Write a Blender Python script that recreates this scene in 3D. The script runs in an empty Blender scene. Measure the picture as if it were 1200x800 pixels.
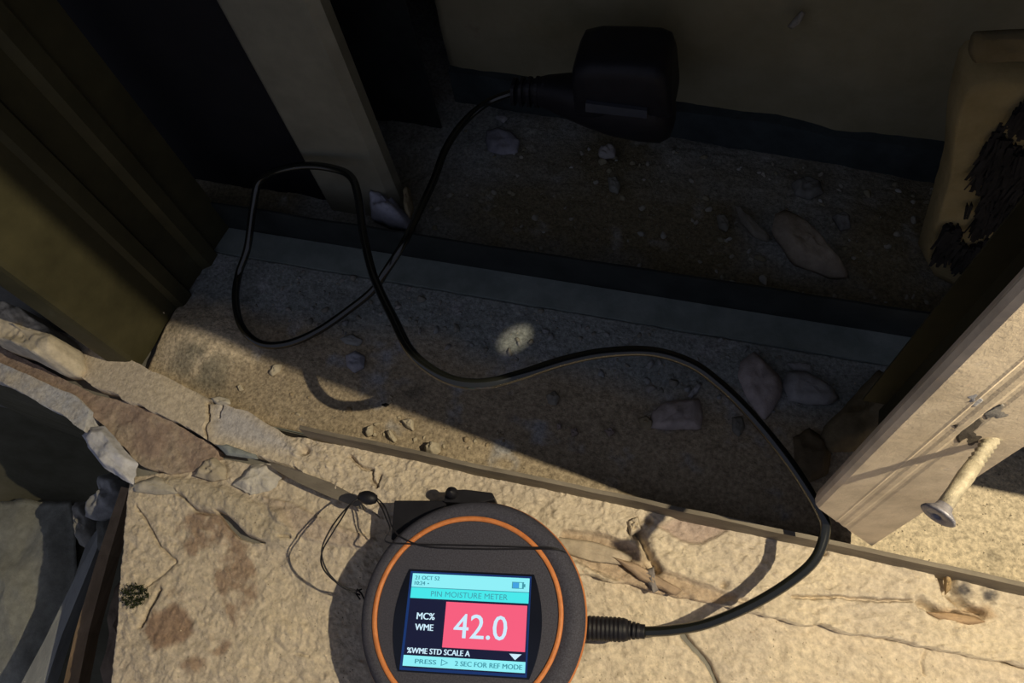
import bpy, math, random
import numpy as np
from mathutils import Vector, Matrix
random.seed(7)
C = bpy.context.scene.collection

# ------------------------------------------------------------------ camera
FPX = 900.0; CH = 0.45
def nrm(v):
    v = np.array(v, float); return v / np.linalg.norm(v)
_D = nrm((115, -440, -900))                      # straight down, seen by the camera
_X = np.array((4175., -751, 900)); _X = nrm(_X - _X.dot(_D) * _D)   # along the wall
_Z = -_D; _Y = np.cross(_Z, _X)
RM = np.array([_X, _Y, _Z])
cd = bpy.data.cameras.new('camera'); cam = bpy.data.objects.new('camera', cd); C.objects.link(cam)
cd.sensor_width = 36; cd.lens = FPX * 36 / 1200; cd.clip_start = 0.005; cd.clip_end = 50
cam.matrix_world = Matrix.Translation((0, 0, CH)) @ Matrix([list(r) for r in RM]).to_4x4()
bpy.context.scene.camera = cam
# ------------------------------------------------------------------ world, lamp, exposure
w = bpy.data.worlds.new('world'); bpy.context.scene.world = w; w.use_nodes = True
w.node_tree.nodes['Background'].inputs[0].default_value = (0.63, 0.68, 0.89, 1)
w.node_tree.nodes['Background'].inputs[1].default_value = 0.235
LAMP = (0.25, 0.079, 0.50)
ld = bpy.data.lights.new('inspection_lamp_light', 'POINT'); ld.energy = 11.8; ld.color = (1, 0.86, 0.60)
ld.shadow_soft_size = 0.0022
lo = bpy.data.objects.new('inspection_lamp_light', ld); lo.location = LAMP; C.objects.link(lo)
vs = bpy.context.scene.view_settings
vs.view_transform = 'Standard'; vs.look = 'None'; vs.gamma = 1; vs.exposure = 0; vs.use_curve_mapping = False

# ------------------------------------------------------------------ photograph measurements -> places
def ray(px, py): return RM @ np.array(((px - 600) / FPX, -(py - 400) / FPX, -1))
def W(px, py, z=0.0):
    r = ray(px, py); return np.array((0, 0, CH)) + r * ((z - CH) / r[2])
def WY(px, py, y):
    r = ray(px, py); return np.array((0, 0, CH)) + r * (y / r[1])
def WX(px, py, x):
    r = ray(px, py); return np.array((0, 0, CH)) + r * (x / r[0])

# ------------------------------------------------------------------ noise
def hsh(i, j, s):
    n = (i * 374761393 + j * 668265263 + s * 974634777) & 0xffffffff
    n = ((n ^ (n >> 13)) * 1274126177) & 0xffffffff
    return ((n ^ (n >> 16)) & 0xffff) / 65535.0
def vn(x, y, s=0):
    x = np.asarray(x, float); y = np.asarray(y, float)
    i = np.floor(x).astype(np.int64); j = np.floor(y).astype(np.int64); u = x - i; v = y - j
    u = u * u * (3 - 2 * u); v = v * v * (3 - 2 * v)
    a = hsh(i, j, s); b = hsh(i + 1, j, s); c = hsh(i, j + 1, s); d = hsh(i + 1, j + 1, s)
    return (a * (1 - u) + b * u) * (1 - v) + (c * (1 - u) + d * u) * v
def fbm(x, y, f, o=4, s=0):
    r = 0; a = .5; t = 0
    for k in range(o):
        r = r + a * vn(x * f + 17.3 * k, y * f - 9.1 * k, s + k); t += a; a *= .5; f *= 2.1
    return r / t * 2 - 1
def dist(x, y, pl):
    d = np.full(np.shape(x), 1e9)
    for (ax, ay), (bx, by) in zip(pl[:-1], pl[1:]):
        dx, dy = bx - ax, by - ay; q = dx * dx + dy * dy + 1e-12
        t = np.clip(((x - ax) * dx + (y - ay) * dy) / q, 0, 1)
        d = np.minimum(d, np.hypot(x - ax - t * dx, y - ay - t * dy))
    return d
def inside(x, y, poly):
    r = np.zeros(np.shape(x), bool); n = len(poly)
    for k in range(n):
        ax, ay = poly[k]; bx, by = poly[(k + 1) % n]
        c = ((ay > y) != (by > y)) & (x < (bx - ax) * (y - ay) / ((by - ay) + 1e-15) + ax)
        r ^= c
    return r
def mask(x, y, poly, soft=.001):
    d = dist(x, y, list(poly) + [poly[0]]); d = np.where(inside(x, y, poly), d, -d)
    t = np.clip(d / soft * .5 + .5, 0, 1); return t * t * (3 - 2 * t)
def wp(pts, z=0.0): return [tuple(W(a, b, z)[:2]) for a, b in pts]

# ------------------------------------------------------------------ materials
def mat(name, c1, c2=None, rough=.8, metal=0., nscale=60, bump=0., bscale=500, attr=False, spec=.3,
        c3=None, stretch=None, bdist=.001):
    m = bpy.data.materials.new(name); m.use_nodes = True; N = m.node_tree.nodes; Lk = m.node_tree.links
    b = N['Principled BSDF']; b.inputs['Roughness'].default_value = rough; b.inputs['Metallic'].default_value = metal
    b.inputs['Specular IOR Level'].default_value = spec
    tc = N.new('ShaderNodeTexCoord'); src = tc.outputs['Object']
    if stretch:
        mp = N.new('ShaderNodeMapping'); mp.inputs['Scale'].default_value = stretch
        Lk.new(src, mp.inputs[0]); src = mp.outputs[0]
    n = N.new('ShaderNodeTexNoise'); n.inputs['Scale'].default_value = nscale; n.inputs['Detail'].default_value = 8
    n.inputs['Roughness'].default_value = .65
    Lk.new(src, n.inputs[0])
    cr = N.new('ShaderNodeValToRGB'); e = cr.color_ramp.elements
    e[0].position = .35; e[0].color = (*c1, 1); e[1].position = .65; e[1].color = (*(c2 or c1), 1)
    if c3: k = cr.color_ramp.elements.new(.8); k.color = (*c3, 1)
    Lk.new(n.outputs[0], cr.inputs[0]); out = cr.outputs[0]
    if attr:
        a = N.new('ShaderNodeAttribute'); a.attribute_name = 'Col'
        mx = N.new('ShaderNodeMix'); mx.data_type = 'RGBA'; mx.blend_type = 'MULTIPLY'; mx.inputs[0].default_value = 1
        Lk.new(out, mx.inputs[6]); Lk.new(a.outputs[0], mx.inputs[7]); out = mx.outputs[2]
    Lk.new(out, b.inputs['Base Color'])
    if bump:
        n2 = N.new('ShaderNodeTexNoise'); n2.inputs['Scale'].default_value = bscale; n2.inputs['Detail'].default_value = 6
        n2.inputs['Roughness'].default_value = .7
        Lk.new(src, n2.inputs[0])
        bp = N.new('ShaderNodeBump'); bp.inputs['Strength'].default_value = bump; bp.inputs['Distance'].default_value = bdist
        Lk.new(n2.outputs[0], bp.inputs['Height']); Lk.new(bp.outputs[0], b.inputs['Normal'])
    return m
def emat(name, c, s=1.0):
    m = bpy.data.materials.new(name); m.use_nodes = True; b = m.node_tree.nodes['Principled BSDF']
    b.inputs['Base Color'].default_value = (.01, .01, .01, 1); b.inputs['Roughness'].default_value = .3
    b.inputs['Specular IOR Level'].default_value = .0
    b.inputs['Emission Color'].default_value = (*c, 1); b.inputs['Emission Strength'].default_value = s
    return m
M = {}
M['plaster'] = mat('plaster', (.72, .71, .70), (1.10, 1.10, 1.09), .9, nscale=300, bump=.8, bdist=.0016, bscale=330, attr=True, spec=.15)
M['dust'] = mat('dust', (.55, .55, .55), (1.2, 1.2, 1.2), .95, nscale=420, bump=.9, bdist=.0014, bscale=520, attr=True, spec=.1)
M['chunk'] = mat('chunk', (.75, .75, .75), (1.05, 1.05, 1.05), .95, nscale=160, bump=.5, bscale=500, attr=True, spec=.15)
M['steel_olive'] = mat('steel_olive', (.046, .042, .021), (.075, .068, .034), .55, .25, 25, .15, 200, c3=(.13, .125, .08))
M['steel_grey'] = mat('steel_grey', (.20, .19, .145), (.27, .26, .20), .6, .3, 30, .15, 200)
M['steel_dusty'] = mat('steel_dusty', (.52, .43, .32), (.74, .62, .47), .75, .05, 45, .35, 300, c3=(.46, .44, .42))
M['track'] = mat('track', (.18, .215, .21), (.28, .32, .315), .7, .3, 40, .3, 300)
M['steel_shaded'] = mat('steel_shaded', (.02, .024, .025), (.04, .045, .045), .5, .2, 40, .2, 300)  # near-black copy of the steel, shade put into its colour
M['lip'] = mat('lip', (.14, .12, .095), (.27, .235, .185), .7, .15, 60, .5, 400, stretch=(.3, 1, 1))
M['wall'] = mat('wall', (.22, .195, .115), (.31, .275, .18), .95, 0, 14, .4, 160, c3=(.13, .085, .06))
M['membrane'] = mat('membrane', (.035, .045, .05), (.06, .07, .075), .6, 0, 40, .2, 200)
M['black'] = mat('black', (.006, .006, .009), (.01, .01, .013), .8, 0, 30)
M['cord'] = mat('cord', (.008, .009, .008), (.012, .013, .011), .16, 0, 40, spec=.9)
M['rubber'] = mat('rubber', (.008, .008, .012), (.013, .013, .018), .5, 0, 100, .1, 600)
M['label'] = mat('label', (.05, .055, .07), (.07, .075, .09), .35, 0, 60)
M['body'] = mat('body', (.028, .029, .042), (.064, .064, .088), .75, 0, 1300, .4, 2500, c3=(.12, .11, .11), bdist=.0003)
M['orange'] = mat('orange', (.50, .165, .05), (.62, .23, .08), .5, 0, 200)
M['glass'] = mat('glass', (.004, .006, .014), (.006, .008, .018), .12, 0, 10, spec=.5)
M['timber'] = mat('timber', (.16, .11, .065), (.30, .21, .13), .8, 0, 60, .6, 200, stretch=(1, .12, 1))
M['timber_grey'] = mat('timber_grey', (.22, .23, .23), (.42, .43, .42), .85, 0, 40, .6, 250, stretch=(1, .2, 1))
M['zinc'] = mat('zinc', (.16, .16, .20), (.34, .33, .36), .5, .5, 300, .3, 800)
M['screw'] = mat('screw', (.25, .22, .16), (.44, .39, .29), .6, .15, 300, .4, 900)
M['ochre'] = mat('ochre', (.26, .205, .095), (.36, .29, .15), .95, 0, 40, .6, 300, attr=True)
M['board'] = mat('board', (.34, .31, .27), (.42, .39, .34), .9, 0, 30, .3, 300)
M['sill'] = mat('sill', (.085, .08, .05), (.15, .14, .10), .75, 0, 30, .4, 150, stretch=(.4, 1, 2))
M['slab'] = mat('slab', (.16, .155, .14), (.26, .25, .22), .95, 0, 25, .6, 150)
M['char'] = mat('char', (.008, .007, .007), (.02, .018, .018), .9, 0, 100)
M['membrane_blue'] = mat('membrane_blue', (.03, .04, .045), (.055, .07, .075), .7, 0, 60, .3, 300)

# ------------------------------------------------------------------ object helpers
def tag(o, label=None, cat=None, group=None, kind=None):
    if label: o['label'] = label
    if cat: o['category'] = cat
    if group: o['group'] = group
    if kind: o['kind'] = kind
    return o
def thing(name, label, cat, loc=(0, 0, 0), group=None):
    o = bpy.data.objects.new(name, None); C.objects.link(o); o.location = loc; o.empty_display_size = .01
    return tag(o, label, cat, group)
def mesh(name, V, F, m, parent=None, smooth=False, col=None, origin=None):
    V = np.array(V, float)
    if parent is not None: origin = np.array(parent_world(parent))
    elif origin is None:
        origin = np.array(((V[:, 0].min() + V[:, 0].max()) / 2, (V[:, 1].min() + V[:, 1].max()) / 2, V[:, 2].min()))
    origin = np.array(origin, float)
    me = bpy.data.meshes.new(name); me.from_pydata((V - origin).tolist(), [], F if isinstance(F, list) else F.tolist())
    if col is not None:
        a = me.color_attributes.new('Col', 'FLOAT_COLOR', 'POINT')
        cc = np.ones((len(V), 4)); cc[:, :3] = col; a.data.foreach_set('color', cc.ravel())
    if smooth: me.polygons.foreach_set('use_smooth', [True] * len(me.polygons))
    me.materials.append(m); me.update()
    o = bpy.data.objects.new(name, me); C.objects.link(o)
    if parent is not None: o.parent = parent
    else: o.location = origin
    return o
def parent_world(p):
    l = Vector((0, 0, 0))
    while p is not None: l = l + p.location; p = p.parent
    return l
class MB:
    def __init__(s): s.V = []; s.F = []
    def add(s, V, F):
        n = len(s.V); s.V += [tuple(v) for v in V]; s.F += [tuple(i + n for i in f) for f in F]; return s
    def box(s, a, b, M_=None):
        x0, y0, z0 = a; x1, y1, z1 = b
        V = [(x0, y0, z0), (x1, y0, z0), (x1, y1, z0), (x0, y1, z0), (x0, y0, z1), (x1, y0, z1), (x1, y1, z1), (x0, y1, z1)]
        if M_ is not None: V = [tuple(M_ @ Vector(v)) for v in V]
        return s.add(V, [(0, 3, 2, 1), (4, 5, 6, 7), (0, 1, 5, 4), (1, 2, 6, 5), (2, 3, 7, 6), (3, 0, 4, 7)])
    def prism(s, outline, z0, z1, M_=None):
        n = len(outline); V = [(x, y, z0) for x, y in outline] + [(x, y, z1) for x, y in outline]
        if M_ is not None: V = [tuple(M_ @ Vector(v)) for v in V]
        return s.add(V, [tuple(range(n - 1, -1, -1)), tuple(range(n, 2 * n))] + [(i, (i + 1) % n, (i + 1) % n + n, i + n) for i in range(n)])
    def rev(s, prof, n=64, M_=None, closed=True):          # lathe round local z; prof: (r, z)
        V = []; F = []; k = len(prof)
        for i in range(n):
            a = 2 * math.pi * i / n
            for r, z in prof:
                v = (r * math.cos(a), r * math.sin(a), z); V.append(tuple(M_ @ Vector(v)) if M_ is not None else v)
        for i in range(n):
            for j in range(k - 1):
                F.append((i * k + j, ((i + 1) % n) * k + j, ((i + 1) % n) * k + j + 1, i * k + j + 1))
        if closed:
            F.append(tuple(i * k for i in range(n - 1, -1, -1))); F.append(tuple(i * k + k - 1 for i in range(n)))
        return s.add(V, F)
    def build(s, name, m, parent=None, smooth=False): return mesh(name, s.V, s.F, m, parent, smooth)
def catmull(P, n=8):
    P = [np.array(p, float) for p in P]; P = [2 * P[0] - P[1]] + P + [2 * P[-1] - P[-2]]; out = []
    for i in range(1, len(P) - 2):
        a, b, c, d = P[i - 1:i + 3]
        for k in range(n):
            t = k / n
            out.append(.5 * ((2 * b) + (c - a) * t + (2 * a - 5 * b + 4 * c - d) * t * t + (3 * b - a - 3 * c + d) * t ** 3))
    out.append(P[-2]); return out
def tube(mb, P, r, sides=12, n=8, sm=True):
    if sm: P = catmull(P, n)
    P = [Vector(p) for p in P]; V = []; F = []; m = len(P)
    up = Vector((0, 0, 1)); t0 = (P[1] - P[0]).normalized()
    a = t0.cross(up); a = a.normalized() if a.length > 1e-3 else Vector((1, 0, 0))
    for i in range(m):
        t = (P[min(i + 1, m - 1)] - P[max(i - 1, 0)]).normalized()
        a = (a - t * a.dot(t)).normalized(); b = t.cross(a)
        rr = r[min(int(i * len(r) / m), len(r) - 1)] if isinstance(r, (list, tuple)) else r
        for k in range(sides):
            q = 2 * math.pi * k / sides; V.append(tuple(P[i] + (a * math.cos(q) + b * math.sin(q)) * rr))
    for i in range(m - 1):
        for k in range(sides):
            k2 = (k + 1) % sides
            F.append((i * sides + k, i * sides + k2, (i + 1) * sides + k2, (i + 1) * sides + k))
    F.append(tuple(range(sides - 1, -1, -1))); F.append(tuple((m - 1) * sides + k for k in range(sides)))
    return mb.add(V, F)
def resample(P, n):
    P = np.array(P, float); d = np.r_[0, np.cumsum(np.hypot(*(P[1:] - P[:-1]).T))]
    t = np.linspace(0, d[-1], n); return np.c_[np.interp(t, d, P[:, 0]), np.interp(t, d, P[:, 1])]
def field(name, top, bot, nu, nv, zf, cf, zbot, m, parent=None, jag=(0, 0), smooth=True, vpow=1.0, seed=0):
    A = resample(top, nu); B = resample(bot, nu)
    A[:, 1] += jag[0] * fbm(A[:, 0], A[:, 0] * 0, 90, 5, 31 + seed); B[:, 1] += jag[1] * fbm(B[:, 0], B[:, 0] * 0 + 3, 90, 5, 37 + seed)
    v = (np.linspace(0, 1, nv) ** vpow)[None, :, None]
    G = A[:, None, :] * (1 - v) + B[:, None, :] * v
    x, y = G[..., 0], G[..., 1]; z = zf(x, y); c = cf(x, y)
    V = np.stack([x, y, z], -1).reshape(-1, 3); c = c.reshape(-1, 3)
    i, j = np.meshgrid(np.arange(nu - 1), np.arange(nv - 1), indexing='ij'); q = (i * nv + j).ravel()
    F = np.c_[q, q + 1, q + nv + 1, q + nv].tolist()
    ring = [i * nv for i in range(nu)] + [(nu - 1) * nv + j for j in range(1, nv)] + \
           [i * nv + nv - 1 for i in range(nu - 2, -1, -1)] + [j for j in range(nv - 2, 0, -1)]
    n0 = len(V); S = V[ring].copy(); S[:, 2] = zbot; V = np.r_[V, S]; c = np.r_[c, c[ring]]
    for k in range(len(ring)):
        k2 = (k + 1) % len(ring); F.append([ring[k], ring[k2], n0 + k2, n0 + k])
    return mesh(name, V, F, m, parent, smooth, col=c)
def chunk(name, poly, m, col, zb=0.0, th=.006, parent=None, rough=.3, edge=.25, seed=0, tilt=(0, 0), basis=None, col2=None, nper=40, rings=7, wz=None):
    """a broken piece: outline (world xy, or uv when a basis is given) with rough top, rounded rim and flat underside"""
    P = np.array(list(poly) + [poly[0]], float); R_ = resample(P, nper + 1)[:-1]
    cen = R_.mean(0); size = np.abs(R_ - cen).max()
    ang = np.arange(nper)
    R_ = cen + (R_ - cen) * (1 + .10 * rough * fbm(ang * 1.0, ang * 0 + seed, .45, 4, seed)[:, None])
    V = []; 
    for k in range(rings):
        s = 1 - (k / rings) ** 1.0; s = s if k else 1.0
        Q = cen + (R_ - cen) * (s ** .9 if k else 1)
        h = (1 - s) / edge; h = min(1, h) ** .6 if k else .35
        n_ = fbm(Q[:, 0] / size, Q[:, 1] / size + seed * 3.7, 1.8, 5, seed + 5)
        z = th * (h + rough * .9 * n_ * (.3 + .7 * h)) + tilt[0] * (Q[:, 0] - cen[0]) + tilt[1] * (Q[:, 1] - cen[1])
        V += [(a, b, max(zz, th * .12)) for (a, b), zz in zip(Q, z)]
    V.append((cen[0], cen[1], th * (1 + rough * .5)))
    n = nper; F = []
    for k in range(rings - 1):
        for i in range(n):
            j = (i + 1) % n; F.append((k * n + i, k * n + j, (k + 1) * n + j, (k + 1) * n + i))
    ctop = len(V) - 1
    for i in range(n): F.append(((rings - 1) * n + i, (rings - 1) * n + (i + 1) % n, ctop))
    b0 = len(V); V += [(cen[0] + (a - cen[0]) * .93, cen[1] + (b - cen[1]) * .93, 0) for a, b in R_]
    for i in range(n):
        j = (i + 1) % n; F.append((b0 + i, b0 + j, j, i))
    F.append(tuple(b0 + i for i in range(n - 1, -1, -1)))
    V = np.array(V)
    nn = (fbm(V[:, 0] / size, V[:, 1] / size, 1.3, 4, seed + 9) * .5 + .5)[:, None]
    c = np.array(col)[None] * (1 - nn) + np.array(col2 if col2 is not None else [q * .72 for q in col])[None] * nn
    if basis is None: V[:, 2] += zb
    else:
        o, u, v_, w_ = [np.array(q, float) for q in basis]; V = o + V[:, :1] * u + V[:, 1:2] * v_ + V[:, 2:3] * w_
    return mesh(name, V, F, m, parent, True, col=c)

PLA = np.array((.70, .60, .46)); PLB = np.array((.60, .52, .43)); BRN = np.array((.36, .25, .185)); GRY = np.array((.46, .45, .47))
def lerp(a, b, t): return a * (1 - t[..., None]) + b * t[..., None]

# ================================================================== SETTING
YF, YB = .1125, .250             # the two lips of the steel track
# floor slab; the drop at its broken left edge is shaped to cast shade
edge = wp([(-160, 385), (0, 447), (60, 478), (103, 508), (128, 545), (149, 566)]) + wp([(147, 640), (149, 720), (147, 800), (140, 900)])
out = [tuple(p) for p in edge] + [(-.24, -.45), (.7, -.45), (.7, .7), (-1.1, .7), (-1.1, W(-160, 385)[1])]
mb = MB(); mb.prism([p for p in out][::-1], -.18, -.004)
tag(mb.build('floor', M['slab']), kind='structure')
mb = MB(); mb.box((-1.1, -.5, -.20), (.7, .7, -.175)); tag(mb.build('floor.001', M['sill']), kind='structure')
# plain dark face under the ledge (sill board)
fe = wp([(-140, 400), (0, 452), (60, 483), (102, 512), (126, 549)])
mb = MB()
for (a, b), (c, d) in zip(fe[:-1], fe[1:]):
    mb.add([(a, b - .001, -.178), (c, d - .001, -.178), (c, d - .001, -.006), (a, b - .001, -.006),
            (a, b + .003, -.178), (c, d + .003, -.178), (c, d + .003, -.006), (a, b + .003, -.006)],
           [(0, 1, 2, 3), (7, 6, 5, 4), (0, 4, 5, 1), (3, 2, 6, 7), (0, 3, 7, 4), (1, 5, 6, 2)])
tag(mb.build('trim_1', M['sill']), kind='structure')
# back wall, its membrane upstand, the recess behind the middle stud
bw0 = np.array((-.200, .402)); bw1 = np.array((.62, .345))
nb, nz = 170, 160
uu, zz = np.meshgrid(np.linspace(0, 1, nb), np.linspace(0, 1, nz) ** 1.3 * 1.25, indexing='ij')
bx = bw0[0] + (bw1[0] - bw0[0]) * uu; by = bw0[1] + (bw1[1] - bw0[1]) * uu + .0035 * fbm(bx, zz, 22, 5, 3)
V = np.stack([bx, by, zz - .004], -1).reshape(-1, 3)
i, j = np.meshgrid(np.arange(nb - 1), np.arange(nz - 1), indexing='ij'); q = (i * nz + j).ravel()
F = np.c_[q, q + nz, q + nz + 1, q + 1].tolist(); n0 = len(V)
V = np.r_[V, V[:nz] + (0, .12, 0)]
F += [[k + 1, k, n0 + k, n0 + k + 1][::-1] for k in range(nz - 1)]
tag(mesh('wall_back', V, F, M['wall'], smooth=True), kind='structure')
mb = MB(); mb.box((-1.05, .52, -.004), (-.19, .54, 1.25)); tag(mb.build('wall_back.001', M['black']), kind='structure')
mb = MB(); mb.box((-1.05, .288, -.004), (-.2635, .298, 1.25)); tag(mb.build('dark_sheet_back', M['black']), kind='structure')  # black sheet added to darken the gap between the left studs
mb = MB(); d = bw1 - bw0
for k in range(24):
    a = bw0 + d * k / 24; b = bw0 + d * (k + 1) / 24; h0 = .031 + .002 * math.sin(k * 2.1); h1 = .031 + .002 * math.sin(k * 2.1 + 2.1)
    mb.add([(a[0], a[1] - .007, -.004), (b[0], b[1] - .007, -.004), (b[0], b[1] - .006, h1), (a[0], a[1] - .006, h0), (a[0], a[1] + .004, h0 + .002), (b[0], b[1] + .004, h1 + .002)],
           [(0, 1, 2, 3), (3, 2, 5, 4)])
tag(mb.build('baseboard_back', M['membrane_blue']), kind='structure')
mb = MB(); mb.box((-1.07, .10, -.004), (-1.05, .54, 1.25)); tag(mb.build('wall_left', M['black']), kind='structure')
mb = MB(); mb.box((.62, .113, -.004), (.64, .40, 1.25)); tag(mb.build('wall_right', M['wall']), kind='structure')
mb = MB(); mb.box((-1.07, .1125, .64), (.64, .125, 1.25)); tag(mb.build('wall_front', M['board']), kind='structure')
mb = MB(); mb.box((.125, .1275, .215), (.62, .140, .66)); tag(mb.build('wall_front.001', M['board']), kind='structure')  # unseen board, lower edge set to keep the lamp off the cavity's back
mb = MB(); mb.box((-1.07, .10, 1.25), (.64, .54, 1.27)); tag(mb.build('ceiling', M['board']), kind='structure')

# ------------------------------------------------------------------ dusty plaster floor in front
cr = lambda pts: wp(pts)
cracks_and_shadow = [(cr([(160, 592), (172, 612), (187, 640), (205, 658), (190, 672), (172, 686)]), .0016, .0007),
          (cr([(205, 575), (214, 582), (222, 590), (232, 600), (245, 602), (256, 602)]), .0022, .0008),
          (cr([(187, 690), (178, 705), (164, 733)]), .004, .0011),
          (cr([(240, 540), (247, 556), (258, 560)]), .003, .001),
          (cr([(330, 628), (342, 630)]), .002, .0008), (cr([(348, 765), (362, 770)]), .001, .0006),
          (cr([(800, 743), (812, 757), (826, 772), (836, 790), (842, 805)]), .0058, .0013),  # groove carved in place of a cast shadow
          (cr([(900, 712), (1000, 737), (1100, 757), (1200, 779), (1300, 800)]), .0035, .0011),
          (cr([(1085, 758), (1078, 775), (1082, 790)]), .0012, .0008)]
gash = cr([(254, 598), (266, 603), (276, 612), (290, 627), (312, 636), (296, 635), (280, 630), (268, 618)])
plate1 = cr([(155, 572), (205, 576), (222, 590), (250, 602), (258, 598), (300, 636), (335, 640), (352, 632), (330, 600), (300, 590), (262, 570), (200, 560)])
plate2 = cr([(262, 590), (330, 580), (420, 625), (440, 640), (390, 630), (330, 638), (290, 625)])
paper = cr([(308, 582), (345, 590), (385, 612), (440, 632), (430, 645), (360, 632), (325, 610)])
disc = cr([(325, 730), (345, 722), (360, 735), (355, 755), (335, 760), (322, 748)])
damp = [cr([(165, 737), (180, 715), (205, 708), (222, 728), (224, 745), (205, 757), (185, 765)]),
        cr([(222, 600), (262, 600), (292, 640), (300, 675), (296, 700), (282, 730), (272, 742), (262, 700), (250, 665), (220, 650), (208, 620)]),
        cr([(182, 680), (215, 700), (220, 712), (196, 712)]),
        cr([(240, 742), (262, 740), (272, 755), (262, 765), (244, 762)]), cr([(208, 775), (240, 770), (246, 785), (225, 792)])]
def zfloor(x, y):
    z = .0022 * fbm(x, y, 28, 5, 1) + .0011 * fbm(x, y, 150, 4, 2) + .0014 * np.abs(fbm(x, y, 70, 3, 8)) + .0009 * np.maximum(fbm(x, y, 380, 3, 9), -.1)
    z += .0035 * mask(x, y, plate1, .003) + .0015 * mask(x, y, plate2, .006) + .0016 * mask(x, y, paper, .0012) + .0012 * mask(x, y, disc, .0015)
    z -= .0085 * mask(x, y, gash, .0007)
    for pl, dd, ww in cracks_and_shadow: z -= 1.7 * dd * np.exp(-(dist(x + .0010 * fbm(x, y, 200, 3, 5), y + .001 * fbm(x, y, 200, 3, 6), pl) / ww) ** 2)
    return z
def cfloor(x, y):
    t = np.clip(fbm(x, y, 20, 5, 11) * .9 + .45, 0, 1)
    c = lerp(PLA, PLB, t)
    xx = x + .004 * fbm(x, y, 90, 5, 13); yy = y + .004 * fbm(x, y, 90, 5, 14)
    br = np.array((.36, .255, .185))
    for k, p in enumerate(damp):
        s = mask(xx, yy, p, .002) * (1 if k == 0 else np.clip(.85 + 2.2 * fbm(x, y, 110, 4, 15), 0, 1) * .85)
        c = lerp(c, br, s)
    c = lerp(c, np.array((.50, .40, .33)), mask(x, y, paper, .001) * .6)
    c = lerp(c, np.array((.52, .45, .33)), mask(x, y, plate1, .004) * .5)
    return c
top = wp([(149, 566), (200, 560), (262, 545), (330, 560), (425, 600), (460, 628), (600, 662), (690, 682), (800, 706), (900, 727), (1050, 757), (1200, 785), (1500, 840)])
bot = [tuple(W(149, 800)[:2] + (0.006, -.030)), (.50, -.095)]
bot = [(-.262, -.09), (.50, -.09)]
top = [(a, b + .004) for a, b in top]
field('floor.002', top, bot, 1150, 300, zfloor, cfloor, -.004, M['plaster'])['kind'] = 'structure'

# ------------------------------------------------------------------ broken plaster ledge before the track
ledge = thing('plaster_ledge', 'long broken ledge of cream plaster and torn board along the front of the steel track', 'plaster', (0, .09, 0))
crk = [(cr([(252, 478), (253, 492), (250, 508), (251, 520)]), .0025, .0007), (cr([(268, 480), (265, 495)]), .002, .0006),
       (cr([(252, 478), (262, 478), (270, 474)]), .002, .0006),
       (cr([(415, 540), (425, 550), (442, 556), (440, 565), (446, 575)]), .0025, .0008), (cr([(446, 575), (450, 562)]), .002, .0007),
       (cr([(745, 625), (752, 640), (760, 655), (768, 670)]), .007, .0026),
       (cr([(925, 703), (980, 702), (1010, 706), (1060, 708)]), .0025, .0008),
       (cr([(1070, 710), (1085, 717), (1092, 722)]), .005, .0018), (cr([(1108, 705), (1125, 715), (1142, 720)]), .005, .0016),
       (cr([(1112, 722), (1128, 728)]), .004, .0015), (cr([(865, 705), (885, 712)]), .002, .0014),
       (cr([(716, 650), (727, 656), (740, 668), (755, 673)]), .005, .0018)]
pits = [(W(687, 646)[:2], .0025), (W(759, 614)[:2], .0018), (W(1108, 672)[:2], .0028), (W(363, 534)[:2], .003), (W(845, 688)[:2], .002), (W(960, 652)[:2], .001)]
brownlay = cr([(660, 625), (700, 628), (745, 645), (765, 668), (860, 700), (830, 712), (760, 700), (690, 668), (655, 650)])
purp = cr([(770, 620), (790, 612), (815, 608), (840, 615), (850, 625), (820, 640), (798, 638)])
recess = cr([(1083, 664), (1108, 668), (1112, 695), (1125, 708), (1142, 720), (1120, 712), (1098, 700), (1090, 680)])
def zledge(x, y):
    z = .0095 + .0028 * fbm(x, y, 32, 5, 21) + .0014 * np.abs(fbm(x, y, 110, 4, 22)) + .0017 * np.maximum(fbm(x, y, 300, 3, 24), -.15)
    sm = mask(x, y, cr([(60, 380), (130, 405), (250, 465), (340, 500), (330, 540), (250, 525), (110, 460)]), .01)
    z = z * (1 - sm) + sm * (.0105 + .0005 * fbm(x, y, 60, 4, 25))
    z -= .0035 * mask(x, y, brownlay, .0015) + .003 * mask(x, y, purp, .0015) + .006 * mask(x, y, recess, .001)
    for (p, r) in pits: z -= .006 * np.exp(-(np.hypot(x - p[0] + .001 * fbm(x, y, 300, 2, 5), y - p[1]) / r) ** 2)
    for pl, dd, ww in crk: z -= 1.7 * dd * np.exp(-(dist(x + .0012 * fbm(x, y, 200, 3, 5), y + .0012 * fbm(x, y, 200, 3, 6), pl) / ww) ** 2)
    return z
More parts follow.
